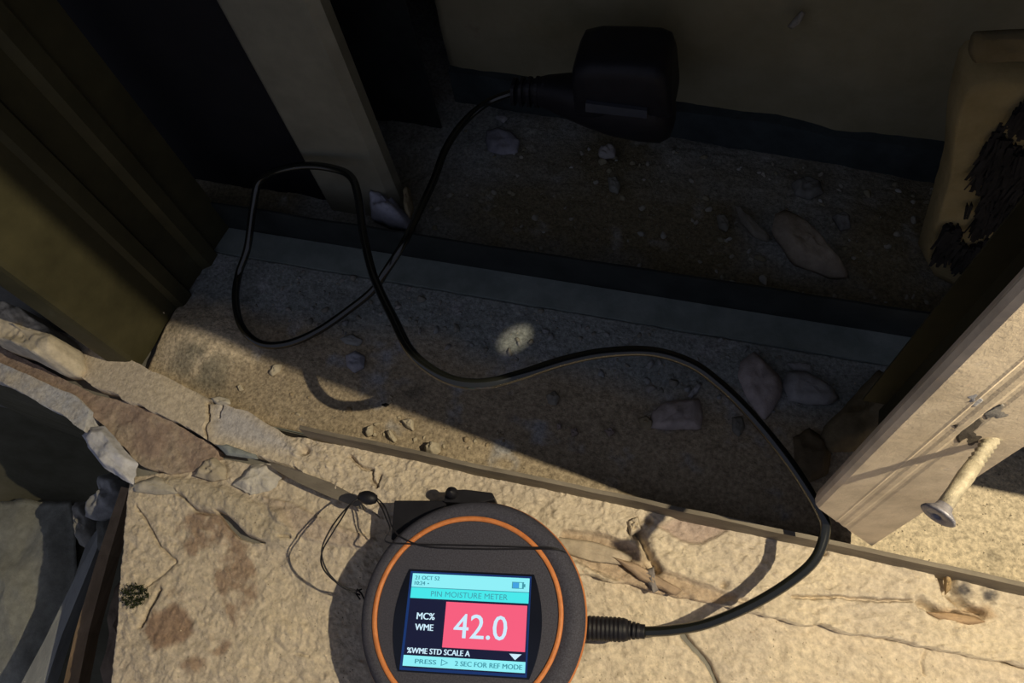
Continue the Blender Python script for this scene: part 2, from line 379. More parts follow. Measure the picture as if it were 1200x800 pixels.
def cledge(x, y):
    c = lerp(PLA * 1.02, PLB, np.clip(fbm(x, y, 24, 5, 26) + .35, 0, 1))
    c = lerp(c, np.array((.56, .55, .58)), mask(x + .003 * fbm(x, y, 80, 4, 2), y, cr([(262, 478), (285, 482), (330, 515), (355, 535), (300, 525), (262, 515)]), .006) * .8)
    c = lerp(c, np.array((.46, .34, .24)), mask(x + .003 * fbm(x, y, 90, 3, 3), y, brownlay, .003) * .75)
    c = lerp(c, np.array((.44, .33, .30)), mask(x, y, purp, .002) * .7)
    for q in ((1130, 690), (1161, 697)):
        p = W(*q, .01); c = lerp(c, np.array((.12, .11, .11)), np.clip(1.3 - np.hypot(x - p[0], y - p[1]) / .0042 + .5 * fbm(x, y, 500, 3, 9), 0, 1))
    c = lerp(c, np.array((.42, .27, .15)), mask(x, y, cr([(1085, 715), (1110, 715), (1150, 712), (1160, 725), (1140, 732), (1100, 725)]), .002) * .6)
    c = lerp(c, np.array((.34, .29, .22)), np.clip(1.2 - dist(x, y, cr([(240, 463), (262, 482)])) / .003, 0, 1) * .5)
    return c
ltop = wp([(68, 388), (100, 398), (140, 414), (200, 445), (245, 466), (290, 482)], .01)
ltop += [(W(340, 500, .01)[0], .1065), (-.15, .1085), (0, .1095), (.10, .1095), (.45, .1095)]
lbot = wp([(58, 408), (85, 436), (110, 452), (150, 470), (200, 492), (262, 524), (335, 545), (405, 580), (455, 612), (600, 655), (690, 674), (800, 700), (900, 722), (1050, 751), (1200, 779), (1500, 835)], .006)
field('plaster_strip', ltop, lbot, 1300, 110, zledge, cledge, -.004, M['plaster'], ledge, jag=(.0012, .0022))
# torn layers at the left end
field('torn_paper_layer', wp([(-60, 388), (0, 405), (60, 436), (108, 462), (150, 470), (200, 492), (256, 526)], .005), wp([(-60, 415), (0, 432), (60, 462), (100, 478), (130, 510), (165, 546), (200, 556), (252, 545)], .004), 200, 50,
      lambda x, y: .0045 + .0022 * fbm(x, y, 40, 5, 41) + .001 * fbm(x, y, 170, 3, 42),
      lambda x, y: lerp(np.array((.40, .30, .24)), np.array((.52, .43, .33)), np.clip(fbm(x, y, 60, 4, 43) * 1.3 + .3, 0, 1)), -.004, M['plaster'], ledge, jag=(.001, .002))
field('plaster_lip', wp([(-60, 408), (0, 424), (50, 447), (85, 462), (104, 480)], .01), wp([(-60, 428), (0, 446), (40, 468), (80, 490), (103, 508)], .006), 160, 36,
      lambda x, y: .0095 + .0016 * fbm(x, y, 60, 5, 44),
      lambda x, y: lerp(np.array((.64, .58, .49)), np.array((.55, .56, .60)), np.clip(fbm(x, y, 50, 4, 45) * 1.2 + .5, 0, 1)), -.012, M['plaster'], ledge, jag=(.0008, .0016))
fl = chunk('plaster_flake', wp([(92, 508), (104, 499), (120, 498), (132, 510), (142, 524), (158, 541), (153, 566), (140, 560), (118, 545), (104, 528)], .008), M['chunk'], (.66, .66, .70), 0.002, .008, ledge, .7, .35, 3, nper=80, rings=14)
fl = chunk('plaster_flake', wp([(268, 565), (290, 541), (315, 540), (327, 556), (315, 572), (290, 577)], .008), M['chunk'], (.66, .62, .56), 0.001, .0045, ledge, 1.0, .45, 8, nper=80, rings=14)
fl = chunk('plaster_flake', wp([(236, 535), (250, 533), (262, 545), (262, 560), (246, 562), (224, 556)], .008), M['chunk'], (.60, .52, .40), 0.002, .006, ledge, .8, .5, 11)
fl = chunk('plaster_flake', wp([(150, 566), (180, 556), (205, 566), (206, 577), (180, 578), (152, 574)], .006), M['chunk'], (.66, .60, .50), 0.001, .0045, ledge, .5, .5, 14)
tag(chunk('plaster_flake', wp([(252, 520), (262, 518), (300, 532), (302, 538), (265, 533)], .010), M['chunk'], (.35, .38, .38), 0.0085, .003, ledge, .4, .5, 12), 'grey flake of torn board edge')
# exposed grey edge strip above a dark gap
mb = MB(); P = wp([(318, 543), (352, 553), (388, 566), (424, 585)], .009); Q = wp([(320, 549), (350, 566), (388, 583), (428, 598)], .009)
for k in range(3):
    a, b, c, d = P[k], P[k + 1], Q[k + 1], Q[k]
    mb.add([(*a, .0115), (*b, .0115), (*c, .0105), (*d, .0105), (*a, .008), (*b, .008), (*c, .008), (*d, .008)], [(3, 2, 1, 0), (4, 5, 6, 7), (0, 1, 5, 4), (2, 3, 7, 6), (1, 2, 6, 5), (3, 0, 4, 7)])
tag(mb.build('edge_strip', M['lip'], ledge), 'thin grey strip of bent metal edging')
# slivers of torn board on the ledge
SL = [([(752, 668), (766, 664), (772, 690), (765, 694)], (.30, .27, .26), .004), ([(1086, 716), (1112, 716), (1146, 721), (1158, 728), (1140, 732), (1105, 726)], (.52, .36, .22), .003),
      ([(1108, 672), (1114, 668), (1117, 690), (1110, 696)], (.50, .36, .20), .004), ([(735, 610), (748, 604), (752, 620), (738, 628)], (.66, .56, .42), .006),
      ([(718, 652), (748, 660), (782, 680), (802, 692), (790, 697), (750, 678)], (.50, .37, .26), .004), ([(836, 602), (852, 606), (868, 612), (862, 618), (838, 612)], (.50, .44, .36), .005),
      ([(650, 627), (700, 634), (744, 650), (736, 662), (690, 656), (655, 645)], (.60, .50, .38), .0018)]
for k, (p, c, h) in enumerate(SL): chunk('board_sliver', wp(p, .012), M['chunk'], c, .0085, h, ledge, .9, .4, 60 + k, nper=40, rings=5)
# upper lump
tag(chunk('plaster_lump', wp([(-14, 345), (10, 352), (34, 362), (44, 372), (66, 384), (80, 402), (82, 418), (76, 430), (60, 430), (35, 417), (12, 406), (-14, 398)], .03), M['chunk'], (.80, .70, .54), .004, .032, None, .4, .22, 21, nper=90, rings=18),
    'large rounded lump of cream plaster lying against the front of the left steel stud', 'plaster')

# ------------------------------------------------------------------ steel bottom track
track = thing('bottom_track', 'steel floor track with upturned lips running between the left and right studs', 'track', (0, .18, 0))
def lipmesh(y0, th, h, x0, x1, name, m, seed, n=160, taper=0.):
    V = []; F = []
    for i in range(n):
        x = x0 + (x1 - x0) * i / (n - 1); wy = .0006 * float(fbm(x, 0, 20, 3, seed)); hh = h + .0008 * float(fbm(x, 3, 60, 3, seed))
        V += [(x, y0 + wy, -.003), (x, y0 + wy, hh), (x, y0 + th + wy, hh), (x, y0 + th + wy, -.003)]
    for i in range(n - 1):
        for k in range(4): F.append((i * 4 + k, i * 4 + (k + 1) % 4, i * 4 + 4 + (k + 1) % 4, i * 4 + 4 + k)[::-1])
    F += [(0, 1, 2, 3), tuple((n - 1) * 4 + k for k in (3, 2, 1, 0))]
    return mesh(name, V, F, m, track)
tag(lipmesh(.1080, .0024, .0265, W(355, 505, .02)[0], .46, 'front_lip', M['lip'], 5), 'dusty front lip of the track')
# back lip: leaning upstand with a rolled foot, its shade put into the colour
xa, xb = -.345, .46
tag(lipmesh(YB, .0015, .034, xa, xb, 'back_lip', M['steel_shaded'], 6), 'dark back lip of the track')
mb = MB(); mb.box((xa, YF, -.0035), (xb, YB, -.0015)); mb.build('base_plate', M['track'], track)
mb = MB(); mb.box((xa, YB - .021, -.001), (xb, YB - .0002, .0045)); mb.build('base_fold', M['track'], track)
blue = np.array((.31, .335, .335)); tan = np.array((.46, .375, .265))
def ztrack(x, y):
    z = .0012 + .0016 * fbm(x, y, 40, 4, 51) + .0007 * fbm(x, y, 200, 4, 52)
    z += .010 * np.exp(-(np.hypot((x + .312) / .032, (y - .160) / .022)) ** 2)          # heap of dust by the left stud
    return z + .0015 * np.clip((y - .2) / .03, 0, 1)
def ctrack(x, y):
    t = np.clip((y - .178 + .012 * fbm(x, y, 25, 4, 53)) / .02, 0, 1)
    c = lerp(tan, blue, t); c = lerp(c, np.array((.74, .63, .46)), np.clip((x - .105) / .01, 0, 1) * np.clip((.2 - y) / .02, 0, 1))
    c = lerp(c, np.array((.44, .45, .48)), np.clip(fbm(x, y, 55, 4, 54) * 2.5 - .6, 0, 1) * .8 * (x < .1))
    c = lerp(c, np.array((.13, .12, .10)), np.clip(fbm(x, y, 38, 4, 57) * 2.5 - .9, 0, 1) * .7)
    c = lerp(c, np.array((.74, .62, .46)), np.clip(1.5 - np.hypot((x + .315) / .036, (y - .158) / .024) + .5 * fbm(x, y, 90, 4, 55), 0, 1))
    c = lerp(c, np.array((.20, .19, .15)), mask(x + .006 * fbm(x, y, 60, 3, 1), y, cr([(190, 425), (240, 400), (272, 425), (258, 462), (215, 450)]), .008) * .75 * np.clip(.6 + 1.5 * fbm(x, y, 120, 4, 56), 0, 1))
    return c
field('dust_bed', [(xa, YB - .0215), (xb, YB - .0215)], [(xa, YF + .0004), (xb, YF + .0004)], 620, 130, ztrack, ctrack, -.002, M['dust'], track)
# rubble bed behind the track
def zback(x, y): return .002 + .004 * fbm(x, y, 30, 5, 71) + .0016 * np.abs(fbm(x, y, 140, 3, 72))
def cback(x, y):
    c = lerp(np.array((.25, .215, .14)), np.array((.37, .39, .39)), np.clip(fbm(x, y, 16, 4, 73) * 1.2 + .35 + (y - .32) * 4, 0, 1))
    return lerp(c, np.array((.52, .52, .50)), np.clip(fbm(x, y, 75, 4, 74) * 2.6 - .8, 0, 1) * .7)
field('floor.003', [(-.6, .50), (-.2, .50), (-.19, .40), (.5, .36)], [(-.6, YB + .002), (.5, YB + .002)], 420, 110, zback, cback, -.004, M['dust'])['kind'] = 'structure'

# ------------------------------------------------------------------ studs
def sheet(mb, pts, th, z0, z1, nz=1):      # folded sheet section (world xy polyline) extruded upward
    P = [Vector((a, b)) for a, b in pts]; n = len(P); off = []
    for i in range(n):
        t1 = (P[i] - P[i - 1]).normalized() if i else (P[1] - P[0]).normalized()
        t2 = (P[i + 1] - P[i]).normalized() if i < n - 1 else t1
        nn = Vector((-(t1 + t2).y, (t1 + t2).x)).normalized(); off.append(P[i] + nn * th)
    o = [tuple(p) for p in P] + [tuple(p) for p in off[::-1]]
    a = sum(o[k][0] * o[(k + 1) % len(o)][1] - o[(k + 1) % len(o)][0] * o[k][1] for k in range(len(o)))
    if a < 0: o = o[::-1]
    return mb.prism(o, z0, z1)
# left stud: web faces right, two pressed ribs; front flange faces the room
s1 = thing('steel_stud', 'near steel stud at the left with ribbed olive web beside the plaster lump', 'stud', (-.355, .18, 0), 'steel wall studs')
fx, fy = -.353, .1325; kx, ky = -.333, .252
def L1(t, o=0): return (fx + (kx - fx) * t + o, fy + (ky - fy) * t)
mb = MB()
sheet(mb, [L1(.02), L1(.40), L1(.42, .004), L1(.50, .004), L1(.53, -.001), L1(.68, -.001), L1(.71, .004), L1(.79, .004), L1(.81), L1(.98)], .0012, .0, .66)
mb.build('web', M['steel_olive'], s1)
mb = MB(); sheet(mb, [(fx - .0165, fy - .003), (fx - .004, fy - .001), L1(0.0, -.0012), L1(.02, 0)], .0012, .004, .66); mb.build('flange', M['steel_olive'], s1)
mb = MB(); sheet(mb, [L1(.98), (kx, ky), (kx - .048, ky + .003)], .0012, .0, .66); mb.build('flange', M['steel_olive'], s1)
mb = MB(); sheet(mb, [(fx - .0165, fy - .003), (fx - .0165, fy + .008)], .0012, .004, .66); mb.build('return_lip', M['steel_olive'], s1)
# middle stud behind the track
s2 = thing('steel_stud', 'grey steel stud standing behind the track with pale dust at its foot', 'stud', (-.232, .285, 0), 'steel wall studs')
xL, xR, y2 = -.262, -.203, .2785
mb = MB(); sheet(mb, [(xL, y2 + .001), (xL + .002, y2), (xR - .006, y2), (xR, y2 + .004)], .0012, 0.001, .9); mb.build('flange', M['steel_grey'], s2)
mb = MB(); sheet(mb, [(xL, y2 + .09), (xL, y2 + .001)], .0012, 0.001, .9); mb.build('web', M['steel_shaded'], s2)  # near-black colour stands in for the shade inside the stud
mb = MB(); sheet(mb, [(xR, y2 + .004), (xR, y2 + .012)], .0012, 0.001, .9); mb.build('return_lip', M['steel_grey'], s2)
mb = MB(); sheet(mb, [(xR, y2 + .09), (xL, y2 + .09)], .0012, 0.001, .9); mb.build('flange', M['steel_shaded'], s2)  # rear flange darkened likewise in place of shade
# right stud: dusty flange towards the room, dark web, oblong service hole
s3 = thing('steel_stud', 'dusty steel stud at the right with a long screw driven into its flange', 'stud', (.095, .17, 0), 'steel wall studs')
x3, y3l, x4, y4r = .0705, .1045, .1175, .1130
SLP = (y4r - y3l) / (x4 - x3)
def FY(x): return y3l + (x - x3) * SLP
prof = [(x3 + .001, FY(x3) + .006), (x3, FY(x3) + .0030), (x3 + .0008, FY(x3) + .0010)] + [(x3 + a, FY(x3 + a) + b) for a, b in
        ((.003, 0), (.0150, 0), (.0160, -.0002), (.0170, .0003), (.0185, .0003), (.0200, 0), (.0220, 0), (.0232, .0003), (.0245, .0003), (.0260, 0))] + [(x4 - .001, FY(x4 - .001)), (x4, FY(x4) + .0008)]
V = []; F = []; nzz = 40; n = len(prof)
def snip(x): return .0225 + max(0, (x4 - .002 - x)) * 1.75
for oo in (0, 1):
    for k in range(nzz):
        t = (k / (nzz - 1)) ** 1.6
        for (x, y) in prof: z0 = snip(x); V.append((x + .0003 * oo, y + .0012 * oo, z0 + (.66 - z0) * t))
o2 = nzz * n
for k in range(nzz - 1):
    for i in range(n - 1):
        a = k * n + i; F.append((a, a + 1, a + n + 1, a + n)); b = a + o2; F.append((b + n, b + n + 1, b + 1, b))
for i in range(n - 1): F.append((i + 1, i, i + o2, i + 1 + o2)); a = (nzz - 1) * n + i; F.append((a, a + 1, a + 1 + o2, a + o2))
for k in range(nzz - 1):
    a = k * n + n - 1; F.append((a, a + o2, a + n + o2, a + n)); a = k * n; F.append((a + n, a + n + o2, a + o2, a))
mesh('flange', V, F, M['steel_dusty'], s3)
# web on the far side of the flange, with a small slanted hole
xw = x4 - .0014; HT = (LAMP[0] - xw) / (LAMP[0] + .105); hc = (LAMP[1] + (.204 - LAMP[1]) * HT, LAMP[2] * (1 - HT)); ns = 32; yA, yB_, ym = FY(x4) + .0014, .190, .175; zA, zB = hc[1] - .03, hc[1] + .03
ht = nrm((.62, -.78)); hn = np.array((-ht[1], ht[0]))
ring = []; outer = []
for k in range(ns):
    a = 2 * math.pi * k / ns; ca, sa = math.cos(a), math.sin(a)
    e = np.array(hc) + ht * ca * .0068 + hn * sa * .0030; ring.append(e)
    dv = nrm(e - hc); s = 1e9
    for lim, comp in ((yA, 0), (ym, 0), (zA, 1), (zB, 1)):
        if abs(dv[comp]) > 1e-9:
            q = (lim - hc[comp]) / dv[comp]
            if q > 0: s = min(s, q)
    outer.append(np.array(hc) + dv * s)
V = []; F = []
for xo in (xw, xw + .0012):
    for e in ring: V.append((xo, e[0], e[1]))
    for e in outer: V.append((xo, e[0], e[1]))
for k in range(ns):
    k2 = (k + 1) % ns
    F.append((k, k2, ns + k2, ns + k)); F.append((2 * ns + k2, 2 * ns + k, 3 * ns + k, 3 * ns + k2)); F.append((k2, k, 2 * ns + k, 2 * ns + k2))
mb = MB(); mb.add(V, F)
for cy, cz in ((yA, zA), (ym, zA), (ym, zB), (yA, zB)):
    a = min((k for k in range(ns) if abs(outer[k][0] - cy) < 1e-6), key=lambda k: abs(outer[k][1] - cz))
    b = min((k for k in range(ns) if abs(outer[k][1] - cz) < 1e-6), key=lambda k: abs(outer[k][0] - cy))
    for xo in (xw, xw + .0012): mb.add([(xo, cy, cz), (xo, *outer[a]), (xo, *outer[b])], [(0, 1, 2)])
mb.box((xw, yA, .0225), (xw + .0012, yB_, zA)); mb.box((xw, yA, zB), (xw + .0012, yB_, .66)); mb.box((xw, ym, zA), (xw + .0012, yB_, zB))
mb.build('web', M['steel_olive'], s3)
mb = MB(); sheet(mb, [(xw, yB_), (xw - .012, yB_)], .0012, .0345, .66); mb.build('return_lip', M['steel_olive'], s3)
# dent, dust splash and painted shade on the flange round the screw
sb = WY(1163, 514, FY(.107)); sh_ = W(1099, 604, .192)
axis = Vector(sh_ - sb).normalized()
def frame(o, z):
    z = Vector(z).normalized(); x = z.orthogonal().normalized(); y = z.cross(x)
    return Matrix(((x.x, y.x, z.x, o[0]), (x.y, y.y, z.y, o[1]), (x.z, y.z, z.z, o[2]), (0, 0, 0, 1)))
scr = thing('screw', 'long dusty screw with a flared head sticking out of the right stud', 'screw', tuple(sb))
Lh = (Vector(sh_) - Vector(sb)).length; MF = frame(sb, axis)
prof = [(.0005, -.012)]; z = -.010
while z < Lh * .32: prof += [(.0020, z), (.0026, z + .0009), (.0020, z + .0018)]; z += .0019
prof += [(.0024, z), (.0027, Lh * .5), (.0024, Lh * .7), (.0025, Lh - .0035)]
mb = MB(); mb.rev(prof, 20, MF); mb.build('shank', M['screw'], scr, True)
mb = MB(); mb.rev([(.0023, Lh - .005), (.0028, Lh - .003), (.0052, Lh - .0008), (.0056, Lh), (.0050, Lh + .0004), (.0016, Lh + .0004), (.0012, Lh - .001)], 28, MF); mb.build('head', M['zinc'], scr, True)
# gouged plaster and painted shade round the screw hole on the stud
uvb = (np.array((0, 0, 0)), (1, -.10, 0), (0, 0, 1), (.0, -1, 0))
def onflange(name, pts, col, th, seed):
    poly = []
    for a, b in pts:
        p = WY(a, b, FY(.10)); poly.append((p[0], p[2]))
    return chunk(name, poly, M['chunk'], col, 0, th, s3, 1.2, .9, seed, basis=((0, FY(0) + .0002, 0), (1, SLP, 0), (0, 0, 1), (0, -1, 0)), nper=48, rings=5)
onflange('dust_and_shade', [(1132, 452), (1146, 448), (1152, 462), (1142, 470), (1130, 466)], (.42, .42, .46), .0004, 31)
onflange('dust_and_shade', [(1150, 480), (1175, 470), (1192, 490), (1178, 500), (1160, 496)], (.30, .28, .26), .0003, 32)
onflange('dust_and_shade', [(1118, 492), (1150, 486), (1160, 500), (1160, 520), (1134, 530), (1122, 515)], (.14, .12, .10), .0003, 33)  # dark patch painted for the shadow beside the screw

# ------------------------------------------------------------------ pieces in the made-up trench, sunk into shade at the far left
bat = MB(); P = [W(151, 572, -.022), W(128, 650, -.045), W(104, 740, -.06), W(88, 820, -.065)]; Q = [W(142, 570, -.022), W(115, 650, -.045), W(88, 740, -.06), W(70, 820, -.065)]
for k in range(3):
    a, b, c, d = P[k], P[k + 1], Q[k + 1], Q[k]
    bat.add([a, b, c, d, a - (0, 0, .012), b - (0, 0, .012), c - (0, 0, .012), d - (0, 0, .012)], [(0, 1, 2, 3), (7, 6, 5, 4), (0, 4, 5, 1), (3, 2, 6, 7), (0, 3, 7, 4), (1, 5, 6, 2)])
tag(bat.build('timber_batten', M['timber']), 'narrow brown timber batten running down beside the broken edge at lower left', 'batten')
def plank(px, zs, name, label, m, th=.012, cat='board'):
    mb = MB(); n = len(px) // 2; A = [W(*p, z) for p, z in zip(px[:n], zs)]; B = [W(*p, z) for p, z in zip(px[n:], zs)]
    for k in range(n - 1):
        a, b, c, d = A[k], A[k + 1], B[k + 1], B[k]
        mb.add([a, b, c, d, a - (0, 0, th), b - (0, 0, th), c - (0, 0, th), d - (0, 0, th)], [(0, 1, 2, 3), (7, 6, 5, 4), (0, 4, 5, 1), (3, 2, 6, 7), (0, 3, 7, 4), (1, 5, 6, 2)])
    return tag(mb.build(name, m), label, cat)
plank([(134, 590), (106, 662), (72, 745), (48, 820), (100, 640), (86, 680), (52, 750), (14, 820)], [-.085, -.09, -.095, -.10], 'weathered_board', 'grey weathered board lying left of the brown batten', M['timber_grey'])
tag(chunk('plaster_lump', wp([(118, 548), (140, 556), (146, 575), (128, 596), (100, 606), (88, 600), (92, 582), (112, 572)], -.05), M['chunk'], (.42, .42, .42), -.07, .02, None, .5, .4, 77), 'grey plaster lump wedged at the top of the brown batten', 'plaster')
tag(chunk('plaster_slab', wp([(78, 585), (92, 583), (100, 600), (102, 628), (92, 640), (82, 634)], -.08), M['chunk'], (.36, .35, .32), -.095, .014, None, .4, .4, 78), 'upright grey plaster sliver above the weathered board', 'plaster')
tag(chunk('plaster_slab', wp([(110, 606), (138, 590), (138, 612), (132, 640), (120, 655), (106, 640)], -.075), M['chunk'], (.17, .17, .15), -.087, .012, None, .4, .4, 79), 'dark grey broken slab between the batten and the plaster lump', 'plaster')
tag(chunk('plaster_slab', wp([(-30, 580), (70, 585), (80, 640), (72, 700), (40, 760), (10, 830), (-40, 830)], -.15), M['chunk'], (.40, .40, .35), -.168, .016, None, .7, .4, 80, nper=80, rings=14), 'large rough dark grey rubble slab in the lower left hollow', 'rubble')
tag(chunk('brick_fragment', wp([(147, 640), (152, 720), (146, 815), (104, 815), (120, 720), (132, 670)], -.06), M['chunk'], (.26, .20, .15), -.085, .022, None, .5, .4, 81, nper=60, rings=8), 'brown broken fragment under the edge between batten and lit plaster', 'brick')
mo = thing('moss_tuft', 'small dark green mossy tuft at the broken edge beside the brown damp stain', 'moss', tuple(W(160, 698, 0)))
V = []; F = []; rr = random.Random(5); c0 = W(161, 698, .002)
for k in range(420):
    a = rr.random() * 6.28; r = (rr.random() ** .5) * .0085; p = c0 + np.array((math.cos(a) * r * 1.1 - .001, math.sin(a) * r * .8, rr.random() * .004 - .001)); q = len(V)
    for s in range(3): V.append(p + np.array((rr.uniform(-1, 1), rr.uniform(-1, 1), rr.uniform(-.3, 1))) * .0013)
    F.append((q, q + 1, q + 2))
g = mesh('moss', V, F, mat('moss', (.012, .016, .005), (.03, .04, .012), .9), mo); g['kind'] = 'stuff'

# ------------------------------------------------------------------ ochre masonry block at upper right
yb = .305
pts = [(1124, 42), (1134, 28), (1165, 26), (1235, 30), (1245, 345), (1180, 338), (1128, 322), (1086, 296), (1076, 272), (1092, 215), (1106, 160), (1112, 90)]
poly = []
for a, b in pts: p = WY(a, b, yb); poly.append((p[0], max(p[2], .001)))
zc = min(p[1] for p in poly)
blk = thing('masonry_block', 'tall ochre masonry block with black charred patch standing at upper right', 'block', (sum(p[0] for p in poly) / len(poly), yb, 0))
chunk('block_body', poly, M['ochre'], (1.0, 1.0, 1.0), 0, .022, blk, .12, .12, 51, basis=((0, yb, 0), (1, 0, 0), (0, 0, 1), (0, -1, 0)), col2=(.62, .60, .58), nper=110, rings=16)
mb = MB(); xs = [p[0] for p in poly]; zs_ = [p[1] for p in poly]
tag(chunk('dark_cap', [(WY(a, b, yb - .02)[0], WY(a, b, yb - .02)[2]) for a, b in [(1140, 34), (1230, 30), (1235, 66), (1142, 70), (1134, 56)]], M['ochre'], (.55, .55, .6), 0, .004, blk, .4, .3, 53, basis=((0, yb - .0205, 0), (1, 0, 0), (0, 0, 1), (0, -1, 0))), 'greyer dusty top band')
V = []; F = []; rr = random.Random(9); cp = [(1200, 118), (1240, 100), (1245, 330), (1170, 325), (1096, 295), (1108, 262), (1140, 235), (1150, 180), (1172, 145)]
cpw = [(WY(a, b, yb - .024)[0], WY(a, b, yb - .024)[2]) for a, b in cp]
n_ = 0
while n_ < 1500:
    x = rr.uniform(min(p[0] for p in cpw), max(p[0] for p in cpw)); z = rr.uniform(min(p[1] for p in cpw), max(p[1] for p in cpw))
    if not inside(np.array(x), np.array(z), cpw): continue
    if float(fbm(x, z, 45, 3, 5)) > .28: continue
    n_ += 1; l = rr.uniform(.004, .014); d = rr.uniform(-.25, .25); q = len(V); wd = rr.uniform(.0006, .0016); y = yb - .0225 - rr.random() * .004
    V += [(x - wd, y, z), (x + wd, y, z), (x + wd * .6 + d * l, y - .002, z - l), (x - wd * .6 + d * l, y - .002, z - l), (x, y + .003, z)]
    F += [(0 + q, 3 + q, 2 + q, 1 + q), (q, q + 1, q + 4)]
g = mesh('charred_fibres', V, F, M['char'], blk); g['kind'] = 'stuff'

# ------------------------------------------------------------------ rubble pieces (every one its own)
PINK = (.50, .44, .44); PALE = (.42, .42, .44); TANC = (.30, .245, .16); CRM = (.66, .58, .44)
def piece(px, label, col, th, zb=.0015, name='plaster_chunk', cat='rubble', seed=None, rough=.5, edge=.35, group=None, nper=36, rings=7, **k):
    seed = seed or int(px[0][0] * 7 + px[0][1]); o = chunk(name, wp(px, zb + th * .6), M['chunk'], col, zb, th, None, rough, edge, seed, nper=nper, rings=rings, **k)
    return tag(o, label, cat, group)
piece([(884, 410), (893, 418), (903, 428), (916, 440), (917, 462), (908, 478), (897, 490), (887, 480), (874, 462), (865, 440), (868, 422)], 'pointed pinkish white plaster chunk standing in the track right of the cable arch', PINK, .008)
piece([(922, 434), (945, 433), (962, 442), (976, 452), (986, 466), (972, 473), (948, 473), (926, 468), (918, 452)], 'leaf-shaped pale grey plaster chunk touching the pointed pinkish chunk', PALE, .007)
piece([(922, 425), (936, 424), (952, 427), (950, 434), (930, 433)], 'thin small pale chip lying behind the leaf-shaped chunk', PALE, .003, nper=24)
piece([(1010, 452), (1030, 431), (1042, 436), (1058, 456), (1050, 474), (1040, 498), (1032, 512), (1000, 528), (972, 528), (962, 512), (968, 495), (990, 475)], 'large brownish plaster slab leaning beside the foot of the right stud', (.24, .195, .12), .012, col2=(.16, .125, .075))
piece([(930, 512), (948, 500), (966, 512), (975, 530), (972, 555), (948, 565), (932, 548)], 'dark brown flat chunk in the shadow between cable and large slab', (.17, .13, .08), .006)
piece([(764, 482), (778, 470), (800, 466), (820, 465), (824, 482), (822, 502), (800, 502), (782, 503), (762, 500)], 'squarish pinkish plaster chunk with torn right edge below the cable arch', (.50, .43, .41), .007)
piece([(747, 490), (758, 486), (766, 494), (764, 503), (752, 500)], 'small tan crumb touching the squarish pinkish chunk', (.36, .30, .20), .004, nper=20)
piece([(806, 464), (811, 455), (820, 447), (824, 450), (818, 459), (811, 466)], 'thin pale stick-like chip behind the squarish pinkish chunk', PALE, .003, nper=20)
piece([(812, 424), (817, 418), (820, 421), (816, 428)], 'tiny white sliver just above the cable arch', (.5, .5, .5), .002, nper=16)
piece([(908, 248), (922, 241), (940, 250), (960, 268), (975, 288), (995, 312), (998, 322), (978, 322), (955, 312), (930, 305), (918, 285), (904, 268)], 'largest pale plaster chunk lying behind the back lip', (.46, .40, .33), .013, zb=.003)
piece([(860, 238), (872, 246), (888, 262), (904, 276), (900, 282), (884, 276), (868, 258)], 'long narrow grey sliver pointing at the largest pale chunk', (.30, .28, .24), .005, zb=.004)
piece([(928, 212), (945, 204), (962, 210), (966, 224), (950, 232), (932, 226)], 'grey flat stone behind the largest pale chunk', (.26, .26, .25), .007, zb=.004)
piece([(976, 252), (986, 247), (997, 254), (998, 265), (986, 268)], 'small grey pebble right of the largest pale chunk', (.27, .27, .26), .006, zb=.004, nper=24)
piece([(570, 152), (582, 148), (598, 153), (610, 163), (606, 178), (588, 181), (572, 176), (568, 164)], 'flat bluish white plaster flake under the neck of the black probe', (.42, .42, .50), .004, zb=.005)
piece([(702, 172), (712, 168), (722, 173), (721, 182), (708, 184), (701, 180)], 'small white plaster crumb right below the black probe', (.50, .48, .48), .006, zb=.004, nper=24)
piece([(579, 137), (588, 132), (596, 138), (590, 143)], 'tiny pale flake just above the bluish white flake', (.42, .42, .44), .003, zb=.005, nper=18)
piece([(712, 207), (722, 205), (728, 216), (724, 226), (714, 222)], 'upright grey chip below the small white crumb', (.32, .32, .29), .005, zb=.004, nper=22)
piece([(840, 252), (850, 250), (856, 262), (852, 270), (843, 266)], 'grey chip at the tip of the long narrow sliver', (.32, .31, .27), .005, zb=.004, nper=22)
piece([(404, 415), (416, 410), (427, 416), (426, 430), (414, 436), (405, 428)], 'bluish white crumb near the crossing of the cable loops', (.42, .42, .48), .005, nper=26)
piece([(398, 396), (412, 390), (426, 398), (420, 405), (404, 402)], 'flat grey flake between the two cable strands', (.33, .33, .32), .003, nper=22)
piece([(314, 436), (322, 427), (331, 425), (328, 434), (318, 440)], 'elongated cream chip on the lit dust below the lower cable loop', CRM, .004, nper=22)
piece([(278, 452), (283, 450), (285, 456), (280, 458)], 'tiny round cream crumb left of the elongated cream chip', CRM, .003, nper=16)
piece([(470, 492), (478, 489), (485, 492), (484, 504), (476, 500)], 'cream chip touching the curved cable shadow', CRM, .004, nper=22)
piece([(428, 508), (432, 499), (437, 497), (436, 508), (430, 511)], 'upright cream crumb below the curved cable shadow, leftmost of a row', CRM, .005, nper=20)
piece([(452, 505), (457, 502), (465, 514), (462, 518), (456, 514)], 'slim cream crumb in the middle of the row by the front lip', CRM, .004, nper=20)
piece([(496, 522), (504, 516), (514, 518), (516, 528), (508, 533), (498, 530)], 'round cream plaster pebble at the front lip of the track', CRM, .008, nper=26)
piece([(436, 508), (441, 507), (441, 511), (437, 511)], 'tiniest cream crumb beside the upright crumb', CRM, .002, nper=14)
piece([(168, 361), (176, 357), (190, 360), (192, 366), (178, 366), (172, 372)], 'splintered cream flake stuck at the foot of the left stud', CRM, .004, zb=.010, nper=26)
